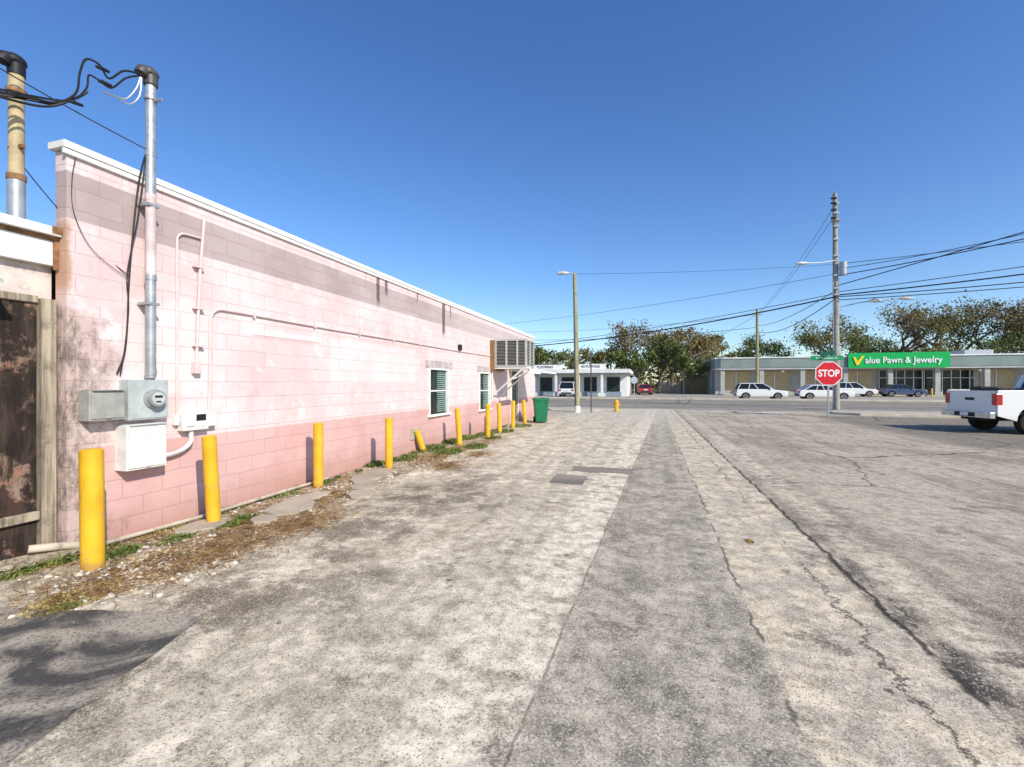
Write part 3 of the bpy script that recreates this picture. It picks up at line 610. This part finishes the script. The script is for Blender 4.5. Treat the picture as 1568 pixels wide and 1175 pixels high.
for (z,e,s,r) in ((7.6,(32,22.5,12.9),.2,.028),(8.2,(32,22.5,11.7),.6,.028),(8.6,(32,22.5,13.0),1.1,.02),(7.2,(34,28,9.3),.15,.022),(7.0,(34,28,8.9),.3,.04),(6.9,(34,28,8.0),.35,.028),(8.9,(34,26,9.9),.3,.018),(6.7,(36,32,7.9),.2,.025)):
    wr((11.25,32.3,z),e,s,r)
q.obj('power_line',m_black)
q=MB(); hx,hy=-1.64,26.6
q.cyl((hx,hy,0),(hx,hy,.06),.17,14); q.cyl((hx,hy,.05),(hx,hy,.52),.11,14); q.cyl((hx,hy,.50),(hx,hy,.55),.15,14); q.sphere((hx,hy,.55),.12,0,14,8); q.cyl((hx,hy,.64),(hx,hy,.72),.03,6)
q.cyl((hx-.2,hy,.38),(hx+.2,hy,.38),.055,10); q.cyl((hx,hy-.2,.36),(hx,hy,.36),.075,10); q.obj('fire_hydrant',m_boll,smooth=True)

# ---------------------------------------------------------------- vehicles
m_tire=plain('tire_rubber',(.02,.02,.02),.8); m_rim=plain('wheel_rim',(.35,.35,.36),.35,.6)
m_tail=plain('tail_light_red',(.45,.015,.02),.25,spec=.6); m_head=plain('head_light',(.7,.72,.74),.2,spec=.7); m_cglass=G('car_glass',.08,0,.4); m_cglass.col((.012,.015,.018)); m_cglass=m_cglass.mat
def paint(name,c): 
    g=G(name,.28,0,.5); g.p.inputs['Coat Weight'].default_value=.5; X,Y,Z=g.xyz(); g.col(g.mix(g.mul(g.inv(g.ss(Z,.3,.7)),g.noise(5,4),.5),c,(.25,.22,.18))); return g.mat
m_pw=paint('paint_white',(.74,.74,.72)); m_pb=paint('paint_blue',(.03,.06,.14)); m_pr=paint('paint_red',(.30,.02,.02)); m_ps=paint('paint_silver',(.45,.46,.47))
def arcpts(cx,r,z0=.28,n=8):
    return [(cx+r*math.cos(a),z0+r*math.sin(a)) for a in [math.pi*(1-i/n) for i in range(n+1)]]
def wheel(q,x,y,r,wd,side):
    q.cyl((x,y,r),(x,y+wd*side,r),r,24,0); q.cyl((x,y+wd*side,r),(x,y+(wd+.012)*side,r),r*.66,20,1)
    for i in range(5):
        a=i*1.2566; M=Matrix.Translation((x,y+(wd+.012)*side,r))@Matrix.Rotation(a,4,'Y'); q.box((.03,min(0,.01*side),-.02),(r*.6,max(0,.01*side),.02),1,M)
    q.cyl((x,y+(wd+.01)*side,r),(x,y+(wd+.02)*side,r),r*.5,20,2)
def car(name,loc,rz,mat,L_=4.6,Wd=1.82,H=1.68,suv=True):
    e=empty(name,loc,rz); hw=Wd/2; r=.34; f,rr=L_-.92,.85
    zb=.95 if suv else .88
    out=[(0.03,.35)]+arcpts(rr,.42,.30)+arcpts(f,.42,.30)+[(L_-.05,.32),(L_,.5),(L_-.03,.72),(L_-.25,.88),(L_-1.25,zb+.05),(L_-1.35,zb+.08),(.25,zb+.10),(.05,zb),(0,.6)]
    q=MB(); q.prism(out,-hw,hw,0,'y'); q.obj('body',mat,e,bevel=.05)
    if suv: base=[(.12,zb+.08),(L_-1.25,zb+.04)]; top=[(.42,H),(L_-2.15,H)]
    else: base=[(.35,zb+.08),(L_-1.2,zb+.03)]; top=[(1.15,H),(L_-2.1,H)]
    def frustum(b0,b1,t0,t1,z0,z1,wb,wt,m,nm,bev):
        q=MB(); q.v+=[(b0,-wb,z0),(b1,-wb,z0),(b1,wb,z0),(b0,wb,z0),(t0,-wt,z1),(t1,-wt,z1),(t1,wt,z1),(t0,wt,z1)]
        for fc in ((0,3,2,1),(4,5,6,7),(0,1,5,4),(1,2,6,5),(2,3,7,6),(3,0,4,7)): q.f.append(fc);q.mi.append(0)
        q.obj(nm,m,e,bevel=bev)
    frustum(base[0][0],base[1][0],top[0][0],top[1][0],base[0][1],H-.05,hw-.08,hw-.22,m_cglass,'windows',.02)
    frustum(top[0][0]-.05,top[1][0]+.08,top[0][0]+.1,top[1][0]-.1,H-.06,H,hw-.20,hw-.3,mat,'roof',.02)
    q=MB()
    for s in (-1,1):
        for (xb,xt) in ((base[0][0]+.02,top[0][0]+.02),(base[0][0]+ (1.0 if suv else 1.1),top[0][0]+(.85 if suv else .45)),((base[0][0]+base[1][0])/2+.25,(top[0][0]+top[1][0])/2+.15),(base[1][0]-.03,top[1][0]-.03)):
            q.tube([(xb,s*(hw-.075),base[0][1]),(xt,s*(hw-.215),H-.05)],.035,6)
        q.box((L_-1.6,s*(hw+.06)-.06,zb+.1),(L_-1.45,s*(hw+.06)+.06,zb+.22))
    q.obj('pillars',mat,e)
    q=MB()
    for s in (-1,1):
        for xx in (rr,f): wheel(q,xx,s*(hw-.22),r,.21,s)
    q.obj('wheels',[m_tire,m_rim,m_dark],e,smooth=True)
    q=MB()
    for s in (-1,1):
        q.box((-.015,s*(hw-.2)-.14,.72),(.12,s*(hw-.2)+.14,.92),0); q.box((L_-.2,s*(hw-.25)-.16,.66),(L_-.01,s*(hw-.25)+.16,.8),1)
    q.box((-.02,-.6,.40),(.02,.6,.56),2); q.box((-.022,-.25,.66),(-.002,.25,.80),1); q.box((L_-.03,-.5,.42),(L_+.01,.5,.66),2)
    q.obj('lights_and_bumpers',[m_tail,m_head,m_dark],e,bevel=.015)
    return e
car('parked_car',(22.3,66,0),0,m_pw,4.5,1.85,1.75); car('parked_car.001',(27.3,66,0),0,m_pb,4.4,1.8,1.5,False)
car('parked_car.002',(-9.0,52.8,0),math.radians(90),m_pw,4.6,1.9,1.8)
car('parked_car.003',(-.1,66,0),math.radians(95),m_pr,4.4,1.8,1.45,False)
car('white_suv',(8.6,50.8,0),0,m_pw,4.6,1.85,1.65); car('white_sedan',(14.3,51.3,0),0,m_pw,4.6,1.8,1.45,False); car('silver_sedan',(18.5,66,0),math.radians(3),m_ps,4.5,1.8,1.48,False)
car('parked_car.004',(-15.5,53,0),math.radians(88),m_ps,4.4,1.8,1.5,False)
car('parked_car.005',(44,66,0),math.radians(90),m_ps,4.6,1.85,1.7)
def pickup(loc,rz):
    e=empty('pickup_truck',loc,rz); hw=1.0; r=.39; rr,f=1.05,4.75
    side=[(0.02,.58)]+arcpts(rr,.50,.42,10)+arcpts(f,.50,.42,10)+[(5.72,.50),(5.8,.7),(5.76,1.08),(5.55,1.2),(4.35,1.27),(4.2,1.30),(1.98,1.33),(1.95,1.40),(.03,1.38)]
    q=MB()
    for s in (-1,1):
        a,bb=(s*hw,s*(hw-.07)); q.prism(side,min(a,bb),max(a,bb),0,'y')
    q.box((1.9,-hw+.07,.5),(4.2,hw-.07,1.3)); q.box((4.2,-hw+.07,.9),(5.65,hw-.07,1.22)); q.box((5.6,-hw+.07,.55),(5.77,hw-.07,1.15))
    q.box((.0,-hw+.075,.66),(.07,hw-.075,1.37)); q.box((-.012,-hw+.2,1.22),(0,hw-.2,1.33)); q.obj('body',m_pw,e,bevel=.02)
    q=MB(); q.box((.07,-hw+.08,.62),(1.9,hw-.08,.68)); q.box((.1,-.5,.40),(5.5,.5,.52)); 
    for xx in (rr,f): q.box((xx-.5,-hw+.3,.42),(xx+.5,hw-.3,.9))
    q.box((1.2,-.9,.7),(1.88,.9,1.44)); q.box((.5,-.5,.68),(.9,.3,1.45)); q.box((.6,.35,.68),(1.1,.8,1.5)); q.box((0.04,-hw+.02,1.385),(1.95,-hw+.09,1.41)); q.box((0.04,hw-.09,1.40),(1.95,hw-.02,1.42)); q.obj('bed_interior',m_dark,e,bevel=.02)
    q=MB(); z0,z1=1.30,1.86; wb,wt=hw-.06,hw-.2
    q.v+=[(2.02,-wb,z0),(4.35,-wb,z0),(4.35,wb,z0),(2.02,wb,z0),(2.2,-wt,z1),(3.65,-wt,z1),(3.65,wt,z1),(2.2,wt,z1)]
    for fc in ((0,3,2,1),(4,5,6,7),(0,1,5,4),(1,2,6,5),(2,3,7,6),(3,0,4,7)): q.f.append(fc);q.mi.append(0)
    q.obj('cab_glass',m_cglass,e,bevel=.03)
    q=MB(); q.v+=[(2.15,-wt-.02,z1-.03),(3.72,-wt-.02,z1-.03),(3.72,wt+.02,z1-.03),(2.15,wt+.02,z1-.03),(2.3,-wt+.1,1.97),(3.5,-wt+.1,1.97),(3.5,wt-.1,1.97),(2.3,wt-.1,1.97)]
    for fc in ((0,3,2,1),(4,5,6,7),(0,1,5,4),(1,2,6,5),(2,3,7,6),(3,0,4,7)): q.f.append(fc);q.mi.append(0)
    for s in (-1,1):
        for xb,xt,rd in ((2.1,2.28,.09),(3.15,3.05,.05),(4.28,3.6,.045)): q.tube([(xb,s*(wb-.015),z0),(xt,s*(wt-.005),z1)],rd,8)
        q.box((3.95,s*1.12-.1,1.3),(4.08,s*1.12+.1,1.5))
    q.tube([(2.07,-.8,z0),(2.22,-.72,z1)],.08,8);q.tube([(2.07,.8,z0),(2.22,.72,z1)],.08,8)
    q.obj('cab_roof',m_pw,e,bevel=.04)
    q=MB(); q.box((-.16,-hw+.03,.50),(-.02,hw-.03,.68),0); q.box((-.17,-.4,.52),(-.161,.4,.66),1); q.box((-.015,-.17,1.05),(-.002,.17,1.14),1); q.box((-.178,-.16,.54),(-.172,.16,.65),2); q.obj('rear_bumper',[plain('bumper_chrome',(.6,.6,.6),.25,.7),m_dark,m_wh],e,bevel=.003)
    q=MB()
    for s in (-1,1): q.box((-.02,min(s*(hw-.17),s*(hw+.008)),.92),(.16,max(s*(hw-.17),s*(hw+.008)),1.28))
    q.obj('tail_lights',m_tail,e,bevel=.015)
    q=MB()
    for s in (-1,1):
        q.box((3.1,min(s*hw,s*(hw+.004)),.6),(3.112,max(s*hw,s*(hw+.004)),1.28)); q.box((2.05,min(s*hw,s*(hw+.004)),.6),(2.062,max(s*hw,s*(hw+.004)),1.28)); q.box((2.2,min(s*hw,s*(hw+.03)),1.12),(2.4,max(s*hw,s*(hw+.03)),1.16))
    q.obj('door_seams',m_dark,e)
    q=MB()
    for s in (-1,1):
        for xx in (rr,f): wheel(q,xx,s*(hw-.27),r,.25,s)
    q.obj('wheels',[m_tire,m_rim,m_dark],e,smooth=True)
pickup((10.35,18.9,0),math.radians(8))

# ---------------------------------------------------------------- far buildings
m_stuc=plain('grey_stucco',(.42,.42,.39),.8,var=.12,scale=1.5,dirt=.15); m_fasc=plain('fascia_greygreen',(.22,.27,.25),.7,var=.15,scale=.6); m_beige=plain('beige_panel',(.54,.42,.25),.8,var=.12,scale=2)
m_whs=plain('white_stucco',(.74,.74,.71),.8,var=.12,scale=1)
pb=empty('pawn_shop_building')
q=MB(); q.box((9.6,72,-.1),(78,96,4.6)); q.obj('walls',m_stuc,pb)
q=MB(); q.box((9.4,69.6,3.55),(78.2,96.2,3.75),1); q.box((9.3,69.5,3.75),(78.3,96.3,5.05),0); q.box((9.2,69.4,5.05),(78.4,96.4,5.22),1); q.obj('fascia',[m_fasc,m_whs],pb,bevel=.02)
q=MB(); q2=MB(); q3=MB(); q4=MB(); x=10.0; i=0
while x<77:
    q.box((x,69.8,-.05),(x+.55,70.35,3.55)); q.box((x-.08,69.72,-.05),(x+.63,70.43,.5))
    if not (27.5<x<38):
        q2.box((x+.75,71.9,.55),(x+2.2,71.99,3.3)); q2.box((x+2.5,71.9,.55),(x+4.1,71.99,3.3)); q3.box((x+.7,71.93,.45),(x+4.2,71.985,.55)); q3.box((x+2.27,71.88,.5),(x+2.43,71.97,3.3))
    else:
        q4.box((x-.2,71.9,.15),(x+5.0,71.98,3.3))
        for k in range(6): q3.box((x-.2+k*.95,71.82,.1),(x-.12+k*.95,71.89,3.3))
        q3.box((x-.2,71.82,2.3),(x+5.0,71.889,2.38))
    x+=4.95; i+=1
q.obj('columns',m_stuc,pb,bevel=.02); q2.obj('window_panels',m_beige,pb); q3.obj('window_mullions',m_whs,pb); q4.obj('shop_glazing',m_glass,pb)
q=MB(); q.box((25.2,69.25,3.62),(36.0,69.38,5.55)); q.obj('sign_board',plain('sign_green_bright',(.005,.40,.09),.4,var=.04),pb)
text('sign_text','alue Pawn & Jewelry',1.12,m_wh,pb,(31.1,69.2,4.55),(math.pi/2,0,0),.03,.012,.88)
m_sy=plain('sign_yellow',(.80,.62,.02),.4,var=.04)
q=MB(); q.prism([(25.70,5.0),(25.98,5.0),(26.2,4.45),(26.65,5.15),(26.95,5.15),(26.30,3.98),(26.08,3.98)],69.15,69.24,0,'y'); q.obj('sign_check_mark',m_sy,pb)
for i,x in enumerate((28,30,32,34,36,38,12.5,42)):
    q=MB(); q.tube([(x,69,-.05),(x,69,.95),(x,69,1.0)],[.09,.09,.05],12); q.obj('bollard.%03d'%(20+i),m_boll,smooth=True)
q=MB(); q.box((10,69.3,0),(78,71.95,.13)); q.obj('shop_walkway',m_conc)
q=MB(); q.cyl((17.9,70.2,3.1),(17.9,70.2,3.4),.18,10); q.cyl((39.5,70.2,3.1),(39.5,70.2,3.4),.18,10); q.obj('porch_lamps',m_wh,pb)
q=MB(); q.box((40,74,5.2),(43,77,6.0)); q.box((52,74,5.2),(54.5,77,6.1)); q.obj('rooftop_units',m_grey,pb)
ls=empty('white_store_building')
q=MB(); q.box((-32,58,-.1),(-2.3,70,3.0)); q.obj('walls',m_whs,ls)
q=MB(); q.box((-32.2,56.2,2.75),(-2.0,70.2,2.9),1); q.box((-32.2,56.1,2.9),(-1.9,70.3,3.35),0); q.obj('fascia',[m_whs,plain('soffit',(.3,.32,.33),.8)],ls)
q=MB(); q2=MB(); q3=MB(); x=-31
while x<-2.5:
    q.box((x,56.3,-.05),(x+.28,56.6,2.75)); q2.box((x+.6,57.93,.6),(x+2.2,57.99,2.4)); q3.box((x+.5,57.96,0.02),(x+2.35,57.985,.55)); x+=2.85
q.obj('columns',m_whs,ls); q2.obj('windows',m_glass,ls); q3.obj('base_panels',plain('blue_grey_paint',(.25,.33,.40),.7),ls)
q=MB(); q.box((-14.4,56.3,3.37),(-10.2,56.5,3.95)); q.box((-8.4,56.3,3.37),(-4.8,56.5,4.0)); q.box((-13.8,57,3.36),(-13.6,60,3.9)); q.obj('roof_sign',m_white,ls)
text('roof_sign_text','FLOORING',.42,m_dark,ls,(-12.3,56.28,3.66),(math.pi/2,0,0),.01,0.0); text('roof_sign_text_b','AUTO TAGS',.42,m_dark,ls,(-6.6,56.28,3.68),(math.pi/2,0,0),.01,0.0)
q=MB(); q.box((5.2,79,-.1),(9.2,86,2.7)); q.box((5.0,78.8,2.7),(9.4,86.2,2.85)); q.obj('brown_shed',plain('shed_brown',(.40,.28,.14),.85,dirt=.3))
q=MB()
x=2.0
while x<5.2: q.box((x,77,0),(x+.14,77.04,1.85+R.uniform(-.03,.03))); x+=.155
q.obj('wooden_fence',m_post)
q=MB(); q.box((9.25,74,0),(9.55,90,4.4)); q.obj('grey_wall',m_stuc)

# ---------------------------------------------------------------- trees
m_bark=plain('bark',(.22,.18,.14),.95,scale=3,var=.4)
LM={'g':leafmat('foliage_green',(.07,.10,.028),(.17,.20,.055),sc=.5),'b':leafmat('foliage_brown',(.17,.13,.05),(.31,.235,.10),sc=.5),'d':leafmat('foliage_dark',(.045,.07,.02),(.11,.14,.04),sc=.5),'y':leafmat('foliage_olive',(.12,.12,.035),(.26,.235,.08),sc=.5)}
cnt=[0]
def tree(x,y,h,rad,kind,leaves=2200,bare=.0,trunk=.3,low=.25,seed=0,ls=.26):
    rr=random.Random(seed*31+int(x*7)+5); nm='oak_tree' if cnt[0]==0 else 'oak_tree.%03d'%cnt[0]; cnt[0]+=1
    e=empty(nm,(x,y,0)); q=MB(); tips=[]
    def branch(p,d,l,r,dep):
        pts=[p];dd=d.copy()
        for i in range(3):
            dd=(dd+Vector((rr.uniform(-.25,.25),rr.uniform(-.25,.25),rr.uniform(-.05,.2)))).normalized(); pts.append(pts[-1]+dd*l/3)
        q.tube(pts,[r,r*.85,r*.7,r*.5],5 if dep>0 else 8,0,False)
        if dep>=1: tips.append((pts[-2],dep)); tips.append((pts[-1],dep))
        if dep<4:
            n=4 if dep==0 else rr.choice((2,3,3))
            for k in range(n):
                a=rr.uniform(0,6.28); sp=rr.uniform(.5,1.1) if dep<2 else rr.uniform(.4,1.0)
                side=Vector((math.cos(a),math.sin(a),rr.uniform(-.15,.5)))
                nd=(dd*.7+side*sp).normalized(); branch(pts[-1] if k else pts[-2].lerp(pts[-1],.5),nd,l*rr.uniform(.6,.85),r*.52,dep+1)
    branch(Vector((0,0,-.1)),Vector((rr.uniform(-.1,.1),rr.uniform(-.1,.1),1)),h*low*1.15,trunk,0)
    mz=max(t[0].z for t in tips); mr=sorted(math.hypot(t[0].x,t[0].y) for t in tips)[int(len(tips)*.93)]
    sz=h*.97/mz; sr=rad/mr
    q.v=[(vx*(1+(sr-1)*min(1,max(0,vz/mz*2))),vy*(1+(sr-1)*min(1,max(0,vz/mz*2))),vz*sz) for vx,vy,vz in q.v]
    q.obj('trunk_and_limbs',m_bark,e,fix=False)
    T2=[]
    for t,dp in tips:
        k=1+(sr-1)*min(1,max(0,t.z/mz*2)); T2.append(Vector((t.x*k,t.y*k,t.z*sz)))
    T2=[t for t in T2 if rr.random()>bare] or T2[:3]
    l=MB(); per=max(1,leaves//len(T2))
    for t in T2:
        cr=rad*rr.uniform(.07,.19); dens=rr.uniform(.3,1.8)
        for i in range(int(per*dens)):
            v=Vector((rr.gauss(0,1),rr.gauss(0,1),rr.gauss(0,.7)))*cr*.75+t
            a=Vector((rr.uniform(-1,1),rr.uniform(-1,1),rr.uniform(-1,1))).normalized(); c=a.cross(Vector((rr.uniform(-1,1),rr.uniform(-1,1),rr.uniform(-1,1)))).normalized()
            s1=ls*rr.uniform(.35,1);s2=s1*rr.uniform(.4,.8)
            l.face([v-a*s1,v-c*s2,v+a*s1,v+c*s2])
    l.obj('crown',LM[kind],e,fix=False)
tree(-1.5,84,12.8,7.0,'b',5800,.12,.35,seed=1,ls=.22); tree(4.5,88,12,6.2,'b',5200,.1,.35,seed=2,low=.2); tree(2.0,80,9.5,4.5,'g',4000,.0,.3,seed=3,low=.18); tree(9.5,98,12,5.5,'y',4500,.1,.3,seed=4)
tree(-7,88,9.5,5,'y',3000,.1,seed=5,low=.2); tree(-12,84,8.4,4.5,'y',3000,0,seed=6,low=.2); tree(-17,80,8.2,4.5,'g',3500,0,seed=7,low=.2); tree(-22,84,9,5,'y',3000,.2,seed=8); tree(-2.5,76,7,3.8,'g',3300,0,.2,.12,seed=21); tree(7,76,6,3.0,'g',2500,0,.18,.12,seed=22)
tree(13,104,8,4,'y',2500,.2,seed=9); tree(21,106,11.5,6.5,'g',4800,0,seed=10,low=.3)
tree(37,104,15,8.5,'y',5200,.2,.4,seed=11,ls=.27); tree(46,108,17.5,9,'b',4200,.35,.45,seed=12,ls=.27); tree(54,104,16,8.5,'y',4800,.25,.45,seed=13,ls=.27); tree(62,106,18,8.5,'b',4200,.35,.45,seed=14,ls=.27)
tree(69,102,14,7.5,'g',4600,.15,.4,seed=15,ls=.3); tree(77,104,14,8,'y',4400,.2,.4,seed=16,ls=.3); tree(42,100,10.5,5.5,'g',3200,0,seed=17,low=.2); tree(58,100,10.5,6.5,'g',3200,0,seed=18,low=.2); tree(50,99,9.5,5,'y',2800,0,seed=31,low=.2); tree(86,100,12,8,'g',3500,.1,seed=19)
q=MB()
for i in range(26000):
    x=R.uniform(-150,170); y=R.uniform(128,150); hh=6.5+2.5*math.sin(x*.13)+2*math.sin(x*.31+1)+1.0*math.sin(x*.9)
    z=hh*R.random()**.7; v=Vector((x,y,max(.2,z)))
    a=Vector((R.uniform(-1,1),R.uniform(-1,1),R.uniform(-1,1))).normalized()*R.uniform(.3,.8); c=a.cross(Vector((R.uniform(-1,1),R.uniform(-1,1),1))).normalized()*R.uniform(.3,.6)
    q.face([v-a,v-c,v+a,v+c])
q.obj('distant_trees',LM['y'],fix=False)
